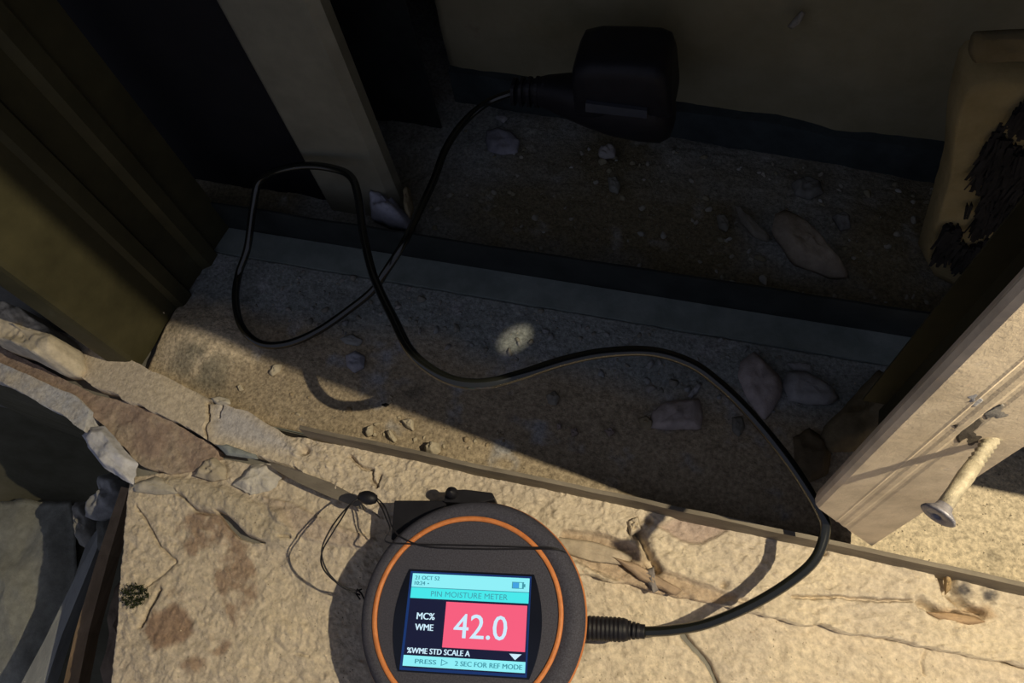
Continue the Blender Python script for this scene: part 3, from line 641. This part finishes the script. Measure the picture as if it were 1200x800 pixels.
piece([(246, 466), (256, 463), (268, 466), (270, 473), (254, 474)], 'flat cream chip lying across the crack in the ledge', (.66, .60, .50), .004, zb=.009, nper=26)
piece([(640, 462), (650, 456), (656, 464), (652, 474), (642, 472)], 'dim grey crumb in the shadow under the middle of the cable', (.33, .31, .27), .005, nper=22)
piece([(668, 502), (676, 500), (678, 508), (670, 511)], 'dim pinkish crumb near the sunlit boundary, left one', (.40, .33, .30), .004, nper=20)
piece([(708, 503), (716, 500), (721, 506), (714, 511)], 'dim pinkish crumb near the sunlit boundary, right one', (.40, .33, .30), .004, nper=20)
piece([(652, 497), (657, 493), (658, 501), (653, 503)], 'tiny dim pinkish crumb left of the left pinkish crumb', (.40, .33, .30), .003, nper=18)
piece([(858, 488), (870, 486), (874, 500), (866, 512), (858, 504)], 'grey crumb left of the cable and below the pointed pinkish chunk', (.26, .25, .22), .004, nper=22)
piece([(430, 228), (444, 222), (462, 232), (478, 246), (480, 262), (455, 260), (432, 250)], 'patch of pale bluish plaster at the foot of the middle stud', (.42, .43, .52), .018, zb=.014, rough=.8)
piece([(472, 222), (479, 218), (483, 238), (479, 252), (473, 244)], 'tan splinter at the right foot of the middle stud', (.36, .30, .19), .012, zb=.026, nper=22)
# flake stuck on the back wall
p0 = [(WY(a, b, .372)[0], WY(a, b, .372)[2]) for a, b in [(921, 41), (928, 33), (938, 22), (943, 24), (938, 35), (927, 43)]]
tag(chunk('plaster_flake', p0, M['chunk'], (.40, .37, .32), 0, .003, None, .5, .4, 91, basis=((0, .3815, 0), (1, -.07, 0), (0, 0, 1), (0, -1, 0)), nper=22, rings=5), 'small white sliver stuck on the brown back wall', 'plaster')
# dark drop on lit dust
tag(chunk('black_fragment', wp([(446, 474), (452, 472), (457, 474), (452, 477)], .002), M['char'], (.2, .2, .2), .0015, .0015, None, .3, .5, 92, nper=16, rings=4), 'tiny black fragment inside the curve of the cable shadow', 'rubble')
# scattered crumbs, one shape reused
def scatter(n, xr, yr, zb, name, label, group, cols, smin, smax, seed, reject=None):
    rr = random.Random(seed); protos = []
    for k in range(5):
        pl = [(math.cos(a) * rr.uniform(.7, 1.2) * .001, math.sin(a) * rr.uniform(.5, 1.1) * .001) for a in np.linspace(0, 6.28, 9)[:-1]]
        o = chunk(name, pl, M['chunk'], cols[k % len(cols)], 0, .0009, None, .5, .5, seed + k, nper=12, rings=3); protos.append(o)
    c = 0; used = [False] * 5
    while c < n:
        x = rr.uniform(*xr); y = rr.uniform(*yr)
        if reject and reject(x, y): continue
        k = c % 5; o = protos[k] if not used[k] else protos[k].copy()
        if used[k]: C.objects.link(o)
        used[k] = True; s = rr.uniform(smin, smax) * (1 if rr.random() < .8 else 1.5); o.scale = (s, s * rr.uniform(.6, 1.1), s * rr.uniform(.7, 1.1)); o.rotation_euler = (0, 0, rr.uniform(0, 6.28))
        o.location = (x, y, zb(x, y) - .0001 * s); tag(o, label, 'rubble', group); c += 1
f1 = lambda f: (lambda x, y: float(f(np.array(x), np.array(y))))
scatter(110, (-.30, .07), (.185, .228), f1(ztrack), 'plaster_crumb', 'tiny grey plaster crumb on the shaded dust of the steel track', 'crumbs in the track', [(.36, .37, .38), (.30, .29, .26), (.42, .40, .38)], 1.1, 2.6, 3)
scatter(150, (-.19, .15), (.262, .372), f1(zback), 'rubble_crumb', 'tiny dim crumb on the rubble bed behind the track', 'crumbs behind the track', [(.5, .48, .42), (.38, .35, .25), (.6, .6, .58)], 1.0, 2.7, 4)
scatter(36, (-.24, -.09), (.119, .150), f1(ztrack), 'dust_crumb', 'tiny cream crumb on the sunlit dust of the track', 'crumbs on the lit dust', [(.60, .52, .38), (.45, .36, .24)], .8, 1.8, 5)
# grit: grains nobody could count
def grit(name, n, xr, yr, zf, label, col, seed, s=.0006):
    r = np.random.RandomState(seed); x = r.uniform(*xr, n); y = r.uniform(*yr, n); z = zf(x, y)
    T = np.array([(1, 0, -.3), (-.5, .87, -.3), (-.5, -.87, -.3), (0, 0, .9)]); S = (r.rand(n) ** 2 * 1.2 + .4)[:, None, None] * s
    A = T[None] * S + (r.rand(n, 4, 3) - .5) * s * .6; A[:, :, 0] += x[:, None]; A[:, :, 1] += y[:, None]; A[:, :, 2] += z[:, None]
    F = (np.arange(n)[:, None, None] * 4 + np.array([(0, 1, 3), (1, 2, 3), (2, 0, 3)])[None]).reshape(-1, 3)
    c = np.array(col)[None] * (r.rand(n, 1) * .7 + .5); c = np.repeat(c, 4, 0)
    o = mesh(name, A.reshape(-1, 3), F, M['chunk'], col=c); tag(o, label, 'grit', kind='stuff')
grit('plaster_grit', 3800, (-.30, .40), (YF + .002, .226), ztrack, 'fine plaster grit scattered over the dust inside the track', (.45, .40, .32), 1)
grit('rubble_grit', 6000, (-.30, .30), (.256, .375), zback, 'fine dark grit scattered over the rubble bed behind the track', (.28, .27, .23), 2)
grit('floor_grit', 3500, (-.25, .25), (-.05, .068), zfloor, 'fine cream grit on the plaster floor round the meter', (.62, .53, .41), 3, .0005)

# ------------------------------------------------------------------ moisture meter
MZ = .038                                            # height of the front face
mc = W(551.5, 718, MZ); RAD = np.linalg.norm(W(683, 722, MZ) - W(420, 714, MZ)) / 2 * 1.015
sc = [W(481, 671, MZ), W(620.5, 678, MZ), W(615.5, 790, MZ), W(475, 782, MZ)]
u = nrm((sc[1] - sc[0] + sc[2] - sc[3])); v = np.cross((0, 0, 1), u)
met = thing('moisture_meter', 'round black and orange handheld moisture meter with a lit colour screen reading 42.0', 'meter', (mc[0], mc[1], 0))
MM = Matrix(((u[0], v[0], 0, mc[0]), (u[1], v[1], 0, mc[1]), (0, 0, 1, 0), (0, 0, 0, 1)))
R0 = RAD
mb = MB(); mb.rev([(R0 * .80, .0045), (R0 * .93, .008), (R0 * .985, .014), (R0 * .985, .0275)], 128, MM); tag(mb.build('back_shell', M['body'], met, True), 'dark grey speckled rear shell')
mb = MB(); mb.rev([(R0 * .975, .0275), (R0 * 1.0, .028), (R0 * 1.003, .0305), (R0 * .99, .0318)], 128, MM, closed=False); tag(mb.build('outer_ring', M['orange'], met, True), 'orange seam ring round the edge')
MR = Matrix.Translation((-.0021 * u[0], -.0021 * u[1], 0)) @ MM
mb = MB(); V = []; F = []; NN = 128       # bezel: outer edge round the shell, inner edge round the slightly shifted dial
bp_ = [(.99, .0318, 0), (.987, .0345, 0), (.962, .0370, .15), (.93, MZ, .4), (.843, MZ, 1), (.836, MZ - .0008, 1)]
for i_ in range(NN):
    q_ = 2 * math.pi * i_ / NN
    for rr_, zz_, sh in bp_: V.append(tuple(MM @ Vector((R0 * rr_ * math.cos(q_) - .0021 * sh, R0 * rr_ * math.sin(q_), zz_))))
k_ = len(bp_)
for i_ in range(NN):
    for j_ in range(k_ - 1): F.append((i_ * k_ + j_, ((i_ + 1) % NN) * k_ + j_, ((i_ + 1) % NN) * k_ + j_ + 1, i_ * k_ + j_ + 1))
mb.add(V, F); tag(mb.build('bezel', M['body'], met, True), 'dark speckled bezel')
mb = MB(); mb.rev([(R0 * .841, MZ - .0009), (R0 * .836, MZ + .0004), (R0 * .800, MZ + .0004), (R0 * .795, MZ - .0009)], 128, MR, closed=False); tag(mb.build('dial_ring', M['orange'], met, True), 'orange ring round the face')
mb = MB(); mb.rev([(R0 * .80, MZ - .0012), (R0 * .79, MZ - .0003), (0.0001, MZ - .0003)], 128, MR, closed=False); tag(mb.build('face_plate', M['body'], met), 'dark speckled face plate')
def loc(p): p = np.array(p) - np.array((mc[0], mc[1], 0)); return (p.dot(u), p.dot(v))
L4 = [loc(p) for p in sc]
x0 = (L4[0][0] + L4[3][0]) / 2; x1 = (L4[1][0] + L4[2][0]) / 2; yt = (L4[0][1] + L4[1][1]) / 2; yb_ = (L4[3][1] + L4[2][1]) / 2
sw, shh = x1 - x0, yt - yb_; cxs, cys = (x0 + x1) / 2, (yt + yb_) / 2
arc = []
hw = sw / 2 * 1.07; hh = shh / 2 * 1.09; bulge = .0052
for k in range(17): t = -1 + 2 * k / 16; arc.append((cxs + hw + bulge * (1 - t * t), cys + hh * t))
for k in range(17): t = 1 - 2 * k / 16; arc.append((cxs - hw - bulge * (1 - t * t), cys + hh * t))
mb = MB(); mb.prism(arc, MZ - .0004, MZ + .0002, MM); glass = tag(mb.build('screen_glass', M['glass'], met), 'glossy black glass window round the screen')
SCR = {'light': emat('screen_light_cyan', (.27, .86, .93)), 'cyan': emat('screen_cyan', (.06, .80, .82)), 'navy': emat('screen_navy', (.004, .007, .035)),
       'pink': emat('screen_pink', (.92, .11, .21)), 'white': emat('screen_white', (.62, .84, .98)), 'ink': emat('screen_ink', (.05, .30, .38)), 'blue': emat('screen_blue', (.05, .35, .75)),
       'glow': emat('screen_glow', (.004, .03, .14)), 'grey': emat('screen_digit_edge', (.62, .82, .95))}
def srect(name, s0, t0, s1, t1, m, zo, par):
    a = x0 + s0 * sw; b = x0 + s1 * sw; c = yt - t1 * shh; d = yt - t0 * shh
    mb = MB(); mb.box((a, c, MZ + zo - .00008), (b, d, MZ + zo), MM); return mb.build(name, m, par)
scn = srect('screen', -.022, -.022, 1.015, 1.028, SCR['glow'], .0003, met); scn['label'] = 'glowing colour display'
srect('display_panel', 0, 0, 1, 1, SCR['navy'], .00036, scn)
srect('status_bar', 0.0, 0, 1, .150, SCR['light'], .00042, scn)
srect('title_bar', 0.0, .158, 1, .272, SCR['cyan'], .00042, scn)
srect('reading_box', .312, .295, .992, .775, SCR['pink'], .00042, scn)
srect('hint_bar', 0.0, .875, 1, .985, SCR['light'], .00042, scn)
def text(s, s0, t0, s1, t1, m, nm='lettering', bold=0., zo=.00046):
    cu = bpy.data.curves.new('t', 'FONT'); cu.body = s; cu.size = 1; cu.resolution_u = 3
    to = bpy.data.objects.new('t', cu); C.objects.link(to); bpy.context.view_layer.update()
    me = bpy.data.meshes.new_from_object(to.evaluated_get(bpy.context.evaluated_depsgraph_get()))
    V = np.array([tuple(q.co) for q in me.vertices]); F = [tuple(p.vertices) for p in me.polygons]
    bpy.data.objects.remove(to); bpy.data.meshes.remove(me)
    mn = V.min(0); mxx = V.max(0); a = x0 + s0 * sw; b = x0 + s1 * sw; c = yt - t1 * shh; d = yt - t0 * shh
    X = a + (V[:, 0] - mn[0]) / (mxx[0] - mn[0]) * (b - a); Yy = c + (V[:, 1] - mn[1]) / (mxx[1] - mn[1]) * (d - c)
    P = []; n = len(V); FF = list(F); sh_ = [0.0] + ([bold * .35, -bold * .35] if bold else [])
    for k, o_ in enumerate(sh_):
        P += [tuple(MM @ Vector((p + o_ * sw * .5, q, MZ + zo + k * .000004))) for p, q in zip(X, Yy)]
        if k: FF += [tuple(i_ + n * k for i_ in f_) for f_ in F]
    F = FF
    return mesh(nm, P, F, m, scn)
text('21 OCT 52', .025, .025, .235, .068, SCR['ink'], bold=.01)
text('10:24', .025, .085, .115, .128, SCR['ink'], bold=.01); text('•', .135, .100, .150, .115, SCR['ink'])
text('PIN MOISTURE METER', .175, .186, .825, .246, SCR['ink'])
text('MC%', .075, .425, .225, .497, SCR['white'], bold=.012); text('WME', .070, .545, .222, .612, SCR['white'], bold=.012)
text('42.0', .395, .415, .835, .672, SCR['white'], 'reading', bold=.012)
text('%WME STD SCALE A', .025, .795, .545, .853, SCR['white'], bold=.012)
text('PRESS', .10, .908, .275, .955, SCR['ink'], bold=.01); text('2 SEC FOR REF MODE', .43, .905, .975, .955, SCR['ink'], bold=.01)
def spoly(pts, m, zo=.00046, nm='symbol'):
    P = [tuple(MM @ Vector((x0 + a * sw, yt - b * shh, MZ + zo))) for a, b in pts]; n = len(P)
    return mesh(nm, P, [tuple(range(n))], m, scn)
spoly([(.915, .86), (.970, .80), (.860, .80)][::-1] and [(.915, .862), (.965, .80), (.865, .80)], SCR['white'])
spoly([(.315, .965), (.375, .93), (.315, .895)], SCR['ink']); spoly([(.322, .954), (.362, .93), (.322, .906)], SCR['light'], .0005)
srect('battery_outline', .855, .045, .955, .118, SCR['ink'], .00046, scn); srect('battery_fill', .862, .052, .912, .111, SCR['blue'], .0005, scn); srect('battery_empty', .915, .052, .940, .111, SCR['light'], .0005, scn)
srect('battery_tip', .955, .065, .967, .098, SCR['ink'], .00046, scn); srect('divider', 0, .150, 1, .158, SCR['ink'], .00044, scn)
# clip block and flap behind the top of the meter
def pxbox(name, px, z0, z1, m, par, label=None):
    mb = MB(); mb.prism([tuple(W(a, b, z1)[:2]) for a, b in px][::-1], z0, z1); o = mb.build(name, m, par)
    if label: o['label'] = label
    bv = o.modifiers.new('b', 'BEVEL'); bv.width = .0006; bv.segments = 2
    return o
pxbox('clip_block', [(462, 586), (520, 586), (535, 612), (458, 632)], .014, .027, M['rubber'], met)
pxbox('port_cover', [(522, 574), (545, 573), (577, 577), (580, 585), (560, 590), (520, 588)], .014, .029, M['rubber'], met, 'rubber port flap')
mb = MB(); mb.rev([(.0001, .026), (.0028, .0275), (.0036, .031), (.0028, .034), (.0001, .0355)], 24, Matrix.Translation((W(529, 577, .032)[0], W(529, 577, .032)[1], 0)), closed=False); mb.build('button', M['rubber'], met, True)
# screws or port on the right rim
pm = W(686, 735, .022)

# ------------------------------------------------------------------ lanyard
lan = thing('lanyard', 'thin black double lanyard cord with an oval bead looped at the meter left side', 'lanyard', tuple(W(400, 640, .01)))
def wz(pts): return [W(a, b, z) for a, b, z in pts]
mb = MB()
tube(mb, wz([(418, 692, .026), (400, 686, .03), (383, 668, .036), (377, 645, .04), (386, 622, .040), (400, 602, .036), (412, 590, .033), (424, 582, .031)]), .00045, 6, 8)
tube(mb, wz([(422, 697, .024), (402, 688, .028), (380, 668, .032), (377, 648, .038), (391, 622, .040), (400, 608, .038), (410, 592, .034), (424, 580, .031)]), .00045, 6, 8)
tube(mb, wz([(440, 582, .031), (450, 592, .034), (456, 606, .036), (459, 616, .037), (470, 629, .0385), (500, 640, .0388), (560, 643, .0388), (620, 643, .0388), (655, 644, .0385), (667, 652, .032)]), .00042, 6, 8)
tube(mb, wz([(440, 584, .031), (447, 594, .034), (452, 606, .036), (457, 620, .038), (452, 634, .0375), (480, 637, .0388), (560, 639, .0388), (620, 641, .0388), (650, 642, .0385), (664, 650, .033)]), .00042, 6, 8)
tube(mb, wz([(418, 690, .026), (424, 696, .024), (428, 706, .022)]), .00045, 6, 6); tube(mb, wz([(424, 690, .026), (417, 694, .026), (422, 702, .022)]), .00045, 6, 6)
mb.build('cord', M['rubber'], lan, True)
mb = MB(); bc = W(431, 583, .031); d = W(442, 585, .031) - W(421, 581, .031)
mb.rev([(.0001, -.0062), (.0022, -.0052), (.0036, -.0025), (.0040, 0), (.0036, .0025), (.0024, .0050), (.0001, .0060)], 24, frame(bc, d), closed=False); mb.build('bead', M['rubber'], lan, True)

# ------------------------------------------------------------------ sensor probe with its cable
prb = thing('pin_probe', 'black plug-shaped pin probe pressed to the back wall with a long looping black cable', 'probe', tuple(W(700, 130, 0)))
CP = [(754, 740, .022), (790, 738, .026), (830, 730, .032), (880, 709, .040), (925, 682, .047), (955, 655, .052), (967, 622, .056), (962, 600, .060), (935, 555, .068), (905, 515, .075), (870, 475, .082), (840, 447, .090), (810, 426, .097), (765, 412, .104), (710, 413, .111), (660, 423, .116),
      (610, 439, .121), (570, 449, .123), (535, 447, .122), (505, 433, .117), (480, 410, .109), (462, 375, .097), (447, 345, .083), (436, 318, .070), (426, 275, .064), (420, 232, .066), (412, 208, .068), (393, 198, .068), (360, 194, .066), (325, 200, .060), (304, 212, .050), (297, 240, .040),
      (290, 290, .026), (280, 320, .015), (276, 350, .013), (283, 382, .011), (304, 402, .010), (335, 403, .011), (372, 388, .014), (410, 362, .020), (437, 340, .030), (452, 318, .042), (473, 285, .050), (490, 250, .052), (508, 212, .052), (522, 175, .050), (542, 145, .050), (570, 121, .052), (605, 107, .054)]
mb = MB(); tube(mb, wz(CP), .0026, 14, 8); mb.build('cable', M['cord'], prb, True)
# connector at the meter
a = np.array((mc[0], mc[1], 0)) + 0; pA = W(680, 735, .021); pB = W(736, 738, .021); dC = pB - pA; LC = np.linalg.norm(dC)
prof = [(.0056, 0)]; z = .002
while z < LC * .84: prof += [(.0062, z), (.0062, z + .0012), (.0058, z + .0014), (.0058, z + .0020)]; z += .0022
prof += [(.0060, LC * .9), (.0052, LC)]
mb = MB(); mb.rev(prof, 28, frame(pA, dC)); mb.build('connector', M['rubber'], prb, True)
prof = []; z = 0; pC = W(756, 740, .022); dD = pC - pB; LD = np.linalg.norm(dD)
for k in range(4): prof += [(.0048 - k * .0004, z), (.0048 - k * .0004, z + LD * .16), (.0036, z + LD * .17), (.0036, z + LD * .24)]; z += LD * .25
mb = MB(); mb.rev(prof, 20, frame(pB, dD)); mb.build('strain_relief', M['rubber'], prb, True)
# probe: tapered neck swelling to a rounded body, with a block above it
def loft(mb, secs, n=28, e=2.6):
    V = []; F = []
    for c, uu_, vv_ in secs:
        for k in range(n):
            q = 2 * math.pi * k / n; ca, sa = math.cos(q), math.sin(q)
            V.append(np.array(c) + np.array(uu_) * (abs(ca) ** (2 / e) * (1 if ca > 0 else -1)) + np.array(vv_) * (abs(sa) ** (2 / e) * (1 if sa > 0 else -1)))
    for i in range(len(secs) - 1):
        for k in range(n): k2 = (k + 1) % n; F.append((i * n + k, i * n + k2, (i + 1) * n + k2, (i + 1) * n + k))
    F.append(tuple(range(n - 1, -1, -1))); F.append(tuple((len(secs) - 1) * n + k for k in range(n)))
    return mb.add(V, F)
def sec(px, top, bot, y, dy):                # one cross-section: top/bottom rows of the photograph at depth y
    A = WY(px, top, y); B = WY(px + .10 * (bot - top), bot, y); return ((A + B) / 2, (0, -dy, 0), (A - B) / 2)
mb = MB()
S = [(602, 98, 118, .335, .0045), (612, 97, 117, .335, .005), (622, 95, 118, .335, .005), (640, 93, 122, .335, .0085), (660, 93, 130, .334, .011), (690, 94, 139, .333, .015), (720, 95, 146, .332, .018), (750, 96, 151, .332, .019), (772, 98, 154, .332, .018), (783, 104, 151, .332, .014), (788, 114, 143, .332, .008)]
loft(mb, [sec(*s) for s in S]); mb.build('probe_body', M['rubber'], prb, True)
mb = MB()
for k, px in enumerate((600, 609, 618, 627, 636)): a, b_, c_ = sec(px, 95 - k * .6, 119 + k, .335, .0072); loft(mb, [(np.array(a), b_, c_), (np.array(a) + (.002, 0, 0), b_, c_)], 20)
mb.build('grip_ridge', M['rubber'], prb)
mb = MB(); S = [(672, 100, .012), (674, 62, .017), (690, 50, .018), (760, 50, .018), (778, 54, .018), (788, 66, .017), (790, 100, .014)]
secs = []
for px, t, dy in [(676, 62, .016), (681, 53, .018), (700, 50, .019), (740, 51, .019), (770, 53, .019), (782, 57, .018), (787, 68, .016)]: secs.append(sec(px, t, 118, .334, dy))
loft(mb, secs, e=5); mb.build('sensor_head', M['rubber'], prb, True)
mb = MB(); A = [WY(686, 121, .3125), WY(758, 130, .3125), WY(758, 139, .3125), WY(686, 131, .3125)]
mb.add([tuple(p) for p in A] + [tuple(p + (0, .004, 0)) for p in A], [(3, 2, 1, 0), (4, 5, 6, 7), (0, 1, 5, 4), (1, 2, 6, 5), (2, 3, 7, 6), (3, 0, 4, 7)])
tag(mb.build('label_strip', M['label'], prb), 'faint bluish grey strip on the probe')
mb = MB()
for px in (700, 730): p = WY(px, 125, .335); tube(mb, [p, p + (0, .05, 0)], .0008, 8, 2, False)
mb.build('contact_pin', M['zinc'], prb)
